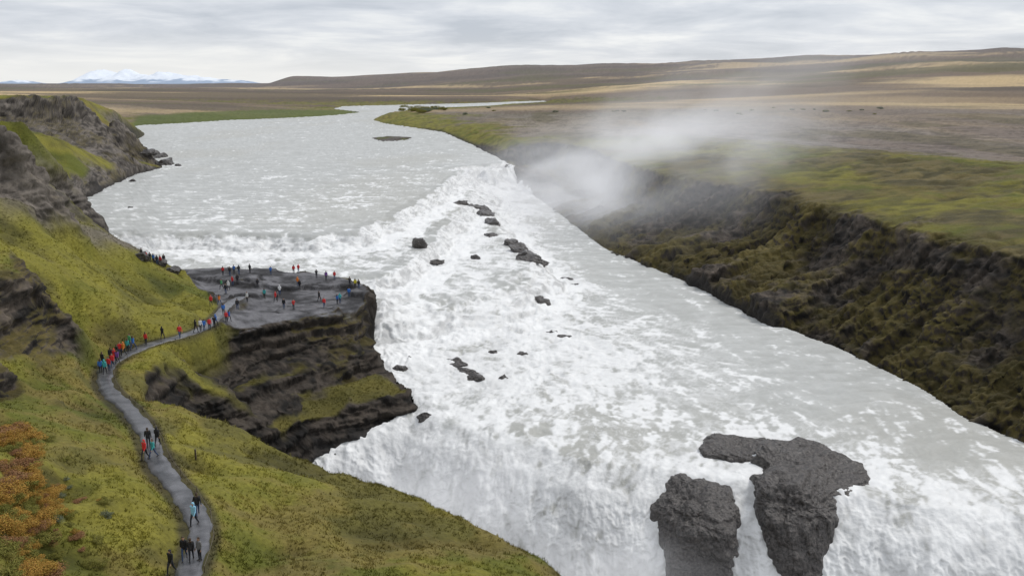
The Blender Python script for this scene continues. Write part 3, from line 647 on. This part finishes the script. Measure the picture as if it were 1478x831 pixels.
# ------------------------------------------------------------------ people
def flat(n,c,r=.8,obj=False):
    m,nt,b=newmat(n); nz=noise_bump(nt,b,(14,),(.01,))
    if obj:
        oi=nt.nodes.new('ShaderNodeObjectInfo'); nt.links.new(oi.outputs['Color'],b.inputs['Base Color'])
    else: b.inputs['Base Color'].default_value=(*c,1)
    b.inputs['Roughness'].default_value=r; return m
PMAT=[flat("jacket_fabric",(0,0,0),.7,True),flat("trouser_fabric",(.025,.027,.035)),flat("skin",(.45,.27,.19),.6),flat("hair",(.06,.04,.025)),flat("boot_leather",(.03,.025,.02),.6),flat("blue_jeans",(.05,.08,.16))]
def person_mesh(pose,seed):
    P=[]
    def cap(a,b,r0,r1,l): P.append((np.array(a,float),np.array(b,float),r0,r1,l))
    tr=1 if seed%2 else 5
    st={'stand':0,'walk':.30,'stride':.38,'arms':.04,'look':.05}[pose]
    for sg in (-1,1):
        fy=st*sg; ky=fy*.55+.05*(st>0.1); kz=.49
        cap((sg*.09,0,.93),(sg*.095,ky,kz),.098,.064,tr); lift=.07 if (st>.1 and sg<0) else 0
        cap((sg*.095,ky,kz),(sg*.095,fy*.95-.02,.1+lift),.062,.046,tr)
        cap((sg*.095,fy*.95-.05,.045+lift),(sg*.11,fy*.95+.14,.038),.045,.037,4)
        sh=(sg*.185,0,1.41)
        if pose=='arms': el=(sg*.24,.06,1.16); wr=(sg*.07,.24,1.36)
        elif pose=='look': el=(sg*.25,-.03,1.14); wr=(sg*.14,.14,1.0)
        else: el=(sg*.235,-st*sg*.35-.02,1.13); wr=(sg*.25,-st*sg*.7+.06,.89)
        cap(sh,el,.064,.05,0); cap(el,wr,.049,.037,0)
        wr=np.array(wr); el=np.array(el); d=(wr-el)/np.linalg.norm(wr-el); side=np.cross(d,(1,0,0)); side/=np.linalg.norm(side)
        pe=wr+d*.085; cap(wr+d*.02,pe,.028,.032,2)
        for q,L in ((-.03,.062),(-.01,.075),(.011,.07),(.031,.055)):
            k=pe+side*q+d*.01; k2=k+d*L*.55; k3=k2+d*L*.4+np.array((-sg*.022,0,0)); cap(k,k2,.0105,.010,2); cap(k2,k3,.010,.009,2)
        cap(wr+d*.04+side*.03,wr+d*.08+side*.06,.013,.011,2)
        cap((sg*.055,0,.95),(sg*.085,-.005,1.36),.125,.112,0)
        cap((sg*.085,.0,1.60),(sg*.096,-.005,1.625),.016,.014,2)
    cap((-.15,0,1.42),(.15,0,1.42),.07,.07,0); cap((0,0,.90),(0,0,.99),.135,.14,0)
    cap((0,-.01,1.44),(0,.01,1.54),.06,.055,2); cap((0,.022,1.575),(0,.015,1.63),.075,.088,2); cap((0,.1,1.615),(0,.118,1.59),.012,.015,2)
    if seed%3==0: cap((0,-.02,1.60),(0,-.005,1.655),.098,.1,0); cap((0,-.05,1.5),(0,-.05,1.58),.08,.09,0)
    else: cap((0,-.028,1.62),(0,-.008,1.66),.093,.094,3)
    if seed%3==1: cap((-.08,-.04,1.44),(.08,-.04,1.46),.06,.06,3)
    bm=bmesh.new()
    for a,b,r0,r1,l in P:
        d=b-a; L=np.linalg.norm(d); d=d/(L+1e-9); rot=Vector((0,0,1)).rotation_difference(Vector(d)).to_matrix()
        r=bmesh.ops.create_uvsphere(bm,u_segments=12,v_segments=9,radius=1)
        for v in r['verts']:
            top=v.co.z>1e-4; c=rot@v.co; v.co=(Vector(b)+c*r1) if top else (Vector(a)+c*r0)
    me=bpy.data.meshes.new("pt"); bm.to_mesh(me); bm.free()
    o=bpy.data.objects.new("pt",me); scene.collection.objects.link(o); md=o.modifiers.new("r",'REMESH'); md.mode='VOXEL'; md.voxel_size=.0125; md.use_smooth_shade=True
    sm=o.modifiers.new("s",'SMOOTH'); sm.iterations=2; sm.factor=.4
    dg=bpy.context.evaluated_depsgraph_get(); dg.update(); m2=bpy.data.meshes.new_from_object(o.evaluated_get(dg)); m2.name="person"
    bpy.data.objects.remove(o)
    n=len(m2.polygons); cs=np.empty(n*3,np.float32); m2.polygons.foreach_get("center",cs); cs=cs.reshape(-1,3)
    best=np.full(n,1e9); lab=np.zeros(n,np.int32)
    for a,b,r0,r1,l in P:
        d=b-a; t=np.clip(((cs-a)@d)/(d@d+1e-12),0,1); q=np.linalg.norm(cs-(a+t[:,None]*d),axis=1)-(r0+(r1-r0)*t)
        m=q<best; best[m]=q[m]; lab[m]=l
    m2.materials.clear()
    for m in PMAT: m2.materials.append(m)
    m2.polygons.foreach_set("material_index",lab); m2.update(); return m2
poses=[('stand',1),('stand',2),('walk',3),('stride',4),('arms',5),('look',6),('walk',1),('arms',8)]
PMs=[person_mesh(*p) for p in poses]
pdesc={'stand':'standing','walk':'walking','stride':'striding','arms':'taking a photograph','look':'waiting'}
CL={'red':(.60,.03,.03),'dark':(.03,.03,.035),'blue':(.04,.16,.5),'teal':(.05,.38,.38),'light blue':(.30,.6,.8),'orange':(.75,.22,.03),'white':(.75,.75,.75),'yellow':(.7,.6,.04),'green':(.08,.34,.14),'purple':(.2,.08,.3),'black':(.015,.015,.018),'grey':(.2,.2,.21)}
ppl=[(248,829,'black',2,0),(267,809,'black',3,0),(277,811,'dark',6,1),(289,810,'grey',0,0),(281,760,'light blue',2,0),(286,745,'black',3,1),(210,664,'red',2,0),(222,662,'teal',3,0),(215,646,'black',6,1),(228,644,'black',2,1),
(146,540,'blue',0,1),(152,541,'teal',2,1),(158,536,'red',1,0),(163,531,'red',3,0),(149,530,'black',0,1),(166,525,'red',2,0),(170,518,'black',6,1),(174,514,'red',1,0),(179,514,'orange',2,0),(185,509,'teal',0,1),(193,506,'blue',3,1),(188,503,'green',1,0),(161,524,'dark',0,1),(170,526,'purple',6,1),(211,499,'red',0,1),(235,490,'black',2,1),(260,489,'red',3,0),(283,481,'black',2,1),(290,479,'white',6,0),(295,479,'blue',1,1),(303,477,'red',0,0),(310,474,'black',4,1),(312,472,'blue',2,1),(327,466,'red',2,0),(331,465,'blue',6,1),(323,455,'blue',0,1),(305,443,'red',2,0),(317,441,'orange',3,1),(343,447,'dark',1,1),(357,436,'white',0,0),
(322,397,'red',0,1),(332,398,'dark',1,1),(338,395,'blue',4,1),(345,396,'dark',5,1),(361,394,'dark',0,1),(391,397,'blue',7,1),(424,395,'red',0,1),(431,394,'red',5,1),(457,402,'dark',4,1),(471,405,'purple',0,1),(483,404,'red',1,1),(503,402,'purple',5,1),(505,414,'dark',4,1),(513,416,'yellow',0,1),(518,417,'dark',1,1),
(320,417,'green',6,0),(330,419,'white',2,0),(336,413,'red',5,1),(343,410,'dark',0,1),(326,424,'dark',1,0),(382,431,'teal',0,1),(398,436,'red',2,0),(404,426,'white',5,1),(400,433,'grey',0,1),(410,446,'black',1,0),(424,447,'red',4,0),(433,419,'black',0,1),(430,414,'orange',5,1),(461,435,'black',6,1),(468,444,'red',3,0),(487,439,'blue',0,1),(491,438,'teal',5,1),(504,429,'blue',1,1),(372,416,'dark',0,1),
(205,374,'dark',0,1),(211,377,'red',1,1),(217,379,'dark',4,1),(222,380,'blue',0,1),(227,382,'dark',5,1),(232,383,'red',0,1),(237,381,'black',1,1)]
for a,b,cn,pi,bk in ppl:
    p=ground(a,b); o=bpy.data.objects.new("person",PMs[pi]); s=random.uniform(.98,1.08); o.scale=(s,s,s)
    o.location=p+Vector((0,0,.1 if a<335 and b>430 else 0.0)); o.rotation_euler=(0,0,random.uniform(-.6,.6)+(0 if bk else math.pi)); o.color=(*CL[cn],1)
    scene.collection.objects.link(o); o["category"]="person"; o["group"]="visitors on the footpath and rock platform"
    where="on the gravel path" if a<335 and b>430 else ("on riverside rocks" if a<240 else "on wet rock")
    o["label"]=f"person in {cn} jacket {pdesc[poses[pi][0]]} {where}"
# rope fence beside the path
def tube(V,Fc,pts,r,seg=5):
    k0=len(V)
    for p in pts:
        for s in range(seg):
            an=6.283*s/seg; V.append((p[0]+r*math.cos(an),p[1]+r*math.sin(an)*.7,p[2]+r*math.sin(an)*.7))
    for i in range(len(pts)-1):
        for s in range(seg): Fc.append((k0+i*seg+s,k0+i*seg+(s+1)%seg,k0+(i+1)*seg+(s+1)%seg,k0+(i+1)*seg+s))
rope,ntr,br=newmat("weathered_rope"); noise_bump(ntr,br,(20,),(.005,)); br.inputs['Base Color'].default_value=(.12,.10,.07,1)
posts=[]
for i in range(6,int(n*.62),7):
    q=PC[i]; x_=q[0]+nrm[i,0]*1.05; y_=q[1]+nrm[i,1]*1.05; posts.append((x_,y_,float(H(x_,y_))))
V=[];Fc=[];pts=[]
for i in range(len(posts)-1):
    a=np.array(posts[i]);b_=np.array(posts[i+1])
    for k in range(5):
        t=k/5; pts.append(tuple(a+(b_-a)*t+np.array((0,0,.45-.5*t*(1-t)))))
pts.append((posts[-1][0],posts[-1][1],posts[-1][2]+.45)); tube(V,Fc,pts,.018)
me=bpy.data.meshes.new("rope_fence"); me.from_pydata(V,[],Fc); me.materials.append(rope); fe=bpy.data.objects.new("rope_fence",me); scene.collection.objects.link(fe)
fe["category"]="fence"; fe["label"]="low rope fence on thin posts edging the gravel path"
V=[(r*math.cos(6.283*i/6),r*math.sin(6.283*i/6),z) for z,r in ((-.15,.03),(.47,.03),(.5,.018)) for i in range(6)]
pme=bpy.data.meshes.new("post"); pme.from_pydata(V,[],[(i+j*6,(i+1)%6+j*6,(i+1)%6+6+j*6,i+6+j*6) for j in (0,1) for i in range(6)]+[tuple(range(12,18))]); pme.materials.append(stem)
for p in posts:
    o=bpy.data.objects.new("post",pme); o.location=p; o.parent=fe; scene.collection.objects.link(o)
# marker post
p=ground(283,664); me=bpy.data.meshes.new("wooden_post")
V=[(c*r,s*r,z) for z,r in ((-.2,.07),(1.0,.065),(1.05,.04)) for c,s in ((1,1),(-1,1),(-1,-1),(1,-1))]
me.from_pydata(V,[],[(i+j*4,(i+1)%4+j*4,(i+1)%4+4+j*4,i+4+j*4) for j in (0,1) for i in range(4)]+[(8,9,10,11)]); me.materials.append(stem)
o=bpy.data.objects.new("wooden_post",me); o.location=p; scene.collection.objects.link(o); o["label"]="weathered wooden marker post in the grass"; o["category"]="post"

# ------------------------------------------------------------------ snowy mountains
nx=700; xs=np.linspace(-20500,-7500,nx); ysr=np.linspace(-3000,3000,60); MX,MY=np.meshgrid(xs,ysr)
env=np.zeros_like(MX)
for c,wd_,hh_ in ((-13900,420,360),(-13350,500,220),(-12950,350,300),(-12350,500,220),(-11700,500,280),(-11000,600,190),(-10300,600,170),(-9300,700,120),(-16700,300,130),(-17300,300,70)): env+=hh_*np.exp(-((MX-c)/wd_)**2)
rid=1-np.abs(fb2(MX+50000,MY+9000,900,5,500)-.5)*2.4
MZ=env*np.exp(-(MY/1500)**2)*(.45+.7*rid)-45
snow=ss(40,120,MZ+(fb2(MX,MY,300,4,510)-.5)*260)
mc=mixc(C(.34,.42,.54)*np.ones(MX.shape+(1,)),C(.78,.83,.90),snow)  # bare slopes carry a painted blue haze tone, under the snow
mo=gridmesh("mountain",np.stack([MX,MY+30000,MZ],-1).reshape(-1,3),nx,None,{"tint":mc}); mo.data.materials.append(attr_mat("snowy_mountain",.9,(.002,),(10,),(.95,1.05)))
mo["kind"]="structure"; mo["category"]="mountain"; mo["label"]="distant snow-capped mountain range on the horizon"

# ------------------------------------------------------------------ mist
def mist(loc,scl,dens_,seed,label,lo=.33,hi=.72,sc_=1.6,rot=(0,0,0)):
    me=ico(4); me.name="mist"; o=bpy.data.objects.new("mist",me); o.location=loc; o.scale=scl; o.rotation_euler=rot; scene.collection.objects.link(o)
    m=bpy.data.materials.new("mist_spray"); m.use_nodes=True; nt=m.node_tree; nt.nodes.clear()
    out=nt.nodes.new('ShaderNodeOutputMaterial'); vs=nt.nodes.new('ShaderNodeVolumeScatter'); vs.inputs['Color'].default_value=(1,1,1,1)
    em=nt.nodes.new('ShaderNodeEmission'); em.inputs['Color'].default_value=(.93,.95,1,1); ad=nt.nodes.new('ShaderNodeAddShader')  # glow added to brighten the spray, in place of multiple scattering
    tc=nt.nodes.new('ShaderNodeTexCoord'); ln_=nt.nodes.new('ShaderNodeVectorMath'); ln_.operation='LENGTH'; nt.links.new(tc.outputs['Object'],ln_.inputs[0])
    mr=nt.nodes.new('ShaderNodeMapRange'); mr.interpolation_type='SMOOTHERSTEP'; mr.inputs[1].default_value=1; mr.inputs[2].default_value=-.05; nt.links.new(ln_.outputs['Value'],mr.inputs[0])
    nz=nt.nodes.new('ShaderNodeTexNoise'); nz.inputs['Scale'].default_value=sc_; nz.inputs['Detail'].default_value=5; nz.inputs['Distortion'].default_value=.5; mp=nt.nodes.new('ShaderNodeMapping'); mp.inputs['Location'].default_value=(seed,0,0); nt.links.new(tc.outputs['Object'],mp.inputs[0]); nt.links.new(mp.outputs[0],nz.inputs[0])
    m2=nt.nodes.new('ShaderNodeMapRange'); m2.inputs[1].default_value=lo; m2.inputs[2].default_value=hi; nt.links.new(nz.outputs['Fac'],m2.inputs[0])
    a=nt.nodes.new('ShaderNodeMath'); a.operation='MULTIPLY'; nt.links.new(mr.outputs[0],a.inputs[0]); nt.links.new(m2.outputs[0],a.inputs[1])
    b_=nt.nodes.new('ShaderNodeMath'); b_.operation='MULTIPLY'; b_.inputs[1].default_value=dens_; nt.links.new(a.outputs[0],b_.inputs[0]); nt.links.new(b_.outputs[0],vs.inputs['Density'])
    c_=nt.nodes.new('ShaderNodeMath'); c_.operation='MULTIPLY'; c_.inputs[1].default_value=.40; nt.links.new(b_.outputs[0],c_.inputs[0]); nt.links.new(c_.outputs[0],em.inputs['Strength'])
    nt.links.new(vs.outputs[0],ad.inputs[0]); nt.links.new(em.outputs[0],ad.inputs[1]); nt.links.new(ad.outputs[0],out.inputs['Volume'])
    me.materials.append(m); o["kind"]="stuff"; o["category"]="mist"; o["label"]=label
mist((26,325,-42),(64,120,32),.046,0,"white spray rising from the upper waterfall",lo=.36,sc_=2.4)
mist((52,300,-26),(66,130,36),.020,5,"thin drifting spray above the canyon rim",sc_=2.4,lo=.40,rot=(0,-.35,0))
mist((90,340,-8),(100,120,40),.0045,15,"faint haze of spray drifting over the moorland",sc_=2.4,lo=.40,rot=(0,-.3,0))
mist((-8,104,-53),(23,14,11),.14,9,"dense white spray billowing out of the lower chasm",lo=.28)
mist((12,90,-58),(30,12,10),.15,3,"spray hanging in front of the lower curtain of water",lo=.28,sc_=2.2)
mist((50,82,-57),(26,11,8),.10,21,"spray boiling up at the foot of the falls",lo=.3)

# ------------------------------------------------------------------ sky and sun
w=bpy.data.worlds.new("World"); scene.world=w; w.use_nodes=True; nt=w.node_tree; nt.nodes.clear()
out=nt.nodes.new('ShaderNodeOutputWorld'); bg=nt.nodes.new('ShaderNodeBackground'); sky=nt.nodes.new('ShaderNodeTexSky'); sky.sky_type='NISHITA'; sky.sun_disc=False
EL=math.radians(52); RO=math.radians(55); sky.sun_elevation=EL; sky.sun_rotation=RO
s1=nt.nodes.new('ShaderNodeVectorMath'); s1.operation='SCALE'; s1.inputs['Scale'].default_value=.1; nt.links.new(sky.outputs[0],s1.inputs[0])
tc=nt.nodes.new('ShaderNodeTexCoord'); sp=nt.nodes.new('ShaderNodeSeparateXYZ'); nt.links.new(tc.outputs['Generated'],sp.inputs[0])
za=nt.nodes.new('ShaderNodeMath'); za.operation='MAXIMUM'; za.inputs[1].default_value=0; nt.links.new(sp.outputs['Z'],za.inputs[0])
zb=nt.nodes.new('ShaderNodeMath'); zb.operation='ADD'; zb.inputs[1].default_value=.10; nt.links.new(za.outputs[0],zb.inputs[0])
dx_=nt.nodes.new('ShaderNodeMath'); dx_.operation='DIVIDE'; nt.links.new(sp.outputs['X'],dx_.inputs[0]); nt.links.new(zb.outputs[0],dx_.inputs[1])
dy_=nt.nodes.new('ShaderNodeMath'); dy_.operation='DIVIDE'; nt.links.new(sp.outputs['Y'],dy_.inputs[0]); nt.links.new(zb.outputs[0],dy_.inputs[1])
cb=nt.nodes.new('ShaderNodeCombineXYZ'); nt.links.new(dx_.outputs[0],cb.inputs[0]); nt.links.new(dy_.outputs[0],cb.inputs[1])
nz=nt.nodes.new('ShaderNodeTexNoise'); nz.inputs['Scale'].default_value=.85; nz.inputs['Detail'].default_value=9; nz.inputs['Roughness'].default_value=.58; nz.inputs['Distortion'].default_value=.35; nt.links.new(cb.outputs[0],nz.inputs['Vector'])
cr=nt.nodes.new('ShaderNodeValToRGB'); e=cr.color_ramp.elements; e[0].position=.34; e[0].color=(.56,.60,.67,1); e[1].position=.64; e[1].color=(.94,.95,.96,1); m_=e.new(.5); m_.color=(.73,.76,.82,1)
nt.links.new(nz.outputs['Fac'],cr.inputs[0])
hr=nt.nodes.new('ShaderNodeMapRange'); hr.interpolation_type='SMOOTHSTEP'; hr.inputs[1].default_value=.06; hr.inputs[2].default_value=0; nt.links.new(sp.outputs['Z'],hr.inputs[0])
hx=nt.nodes.new('ShaderNodeMapRange'); hx.interpolation_type='SMOOTHSTEP'; hx.inputs[1].default_value=.15; hx.inputs[2].default_value=-.35; hx.inputs[3].default_value=.3; hx.inputs[4].default_value=.9; nt.links.new(sp.outputs['X'],hx.inputs[0])
hm=nt.nodes.new('ShaderNodeMath'); hm.operation='MULTIPLY'; nt.links.new(hr.outputs[0],hm.inputs[0]); nt.links.new(hx.outputs[0],hm.inputs[1])
mx=nt.nodes.new('ShaderNodeMix'); mx.data_type='RGBA'; nt.links.new(hm.outputs[0],mx.inputs[0]); nt.links.new(cr.outputs[0],mx.inputs[6]); mx.inputs[7].default_value=(.95,.95,.93,1)
m3=nt.nodes.new('ShaderNodeMix'); m3.data_type='RGBA'; m3.inputs[0].default_value=.9; nt.links.new(s1.outputs[0],m3.inputs[6]); nt.links.new(mx.outputs[2],m3.inputs[7])
nt.links.new(m3.outputs[2],bg.inputs[0]); bg.inputs[1].default_value=1.0; nt.links.new(bg.outputs[0],out.inputs[0])
sl=bpy.data.lights.new("sun",'SUN'); sl.energy=1.5; sl.angle=math.radians(12); sl.color=(1,.96,.9); so=bpy.data.objects.new("sun",sl); scene.collection.objects.link(so)
dv=Vector((math.sin(RO)*math.cos(EL),math.cos(RO)*math.cos(EL),math.sin(EL))); so.rotation_euler=dv.to_track_quat('Z','Y').to_euler()
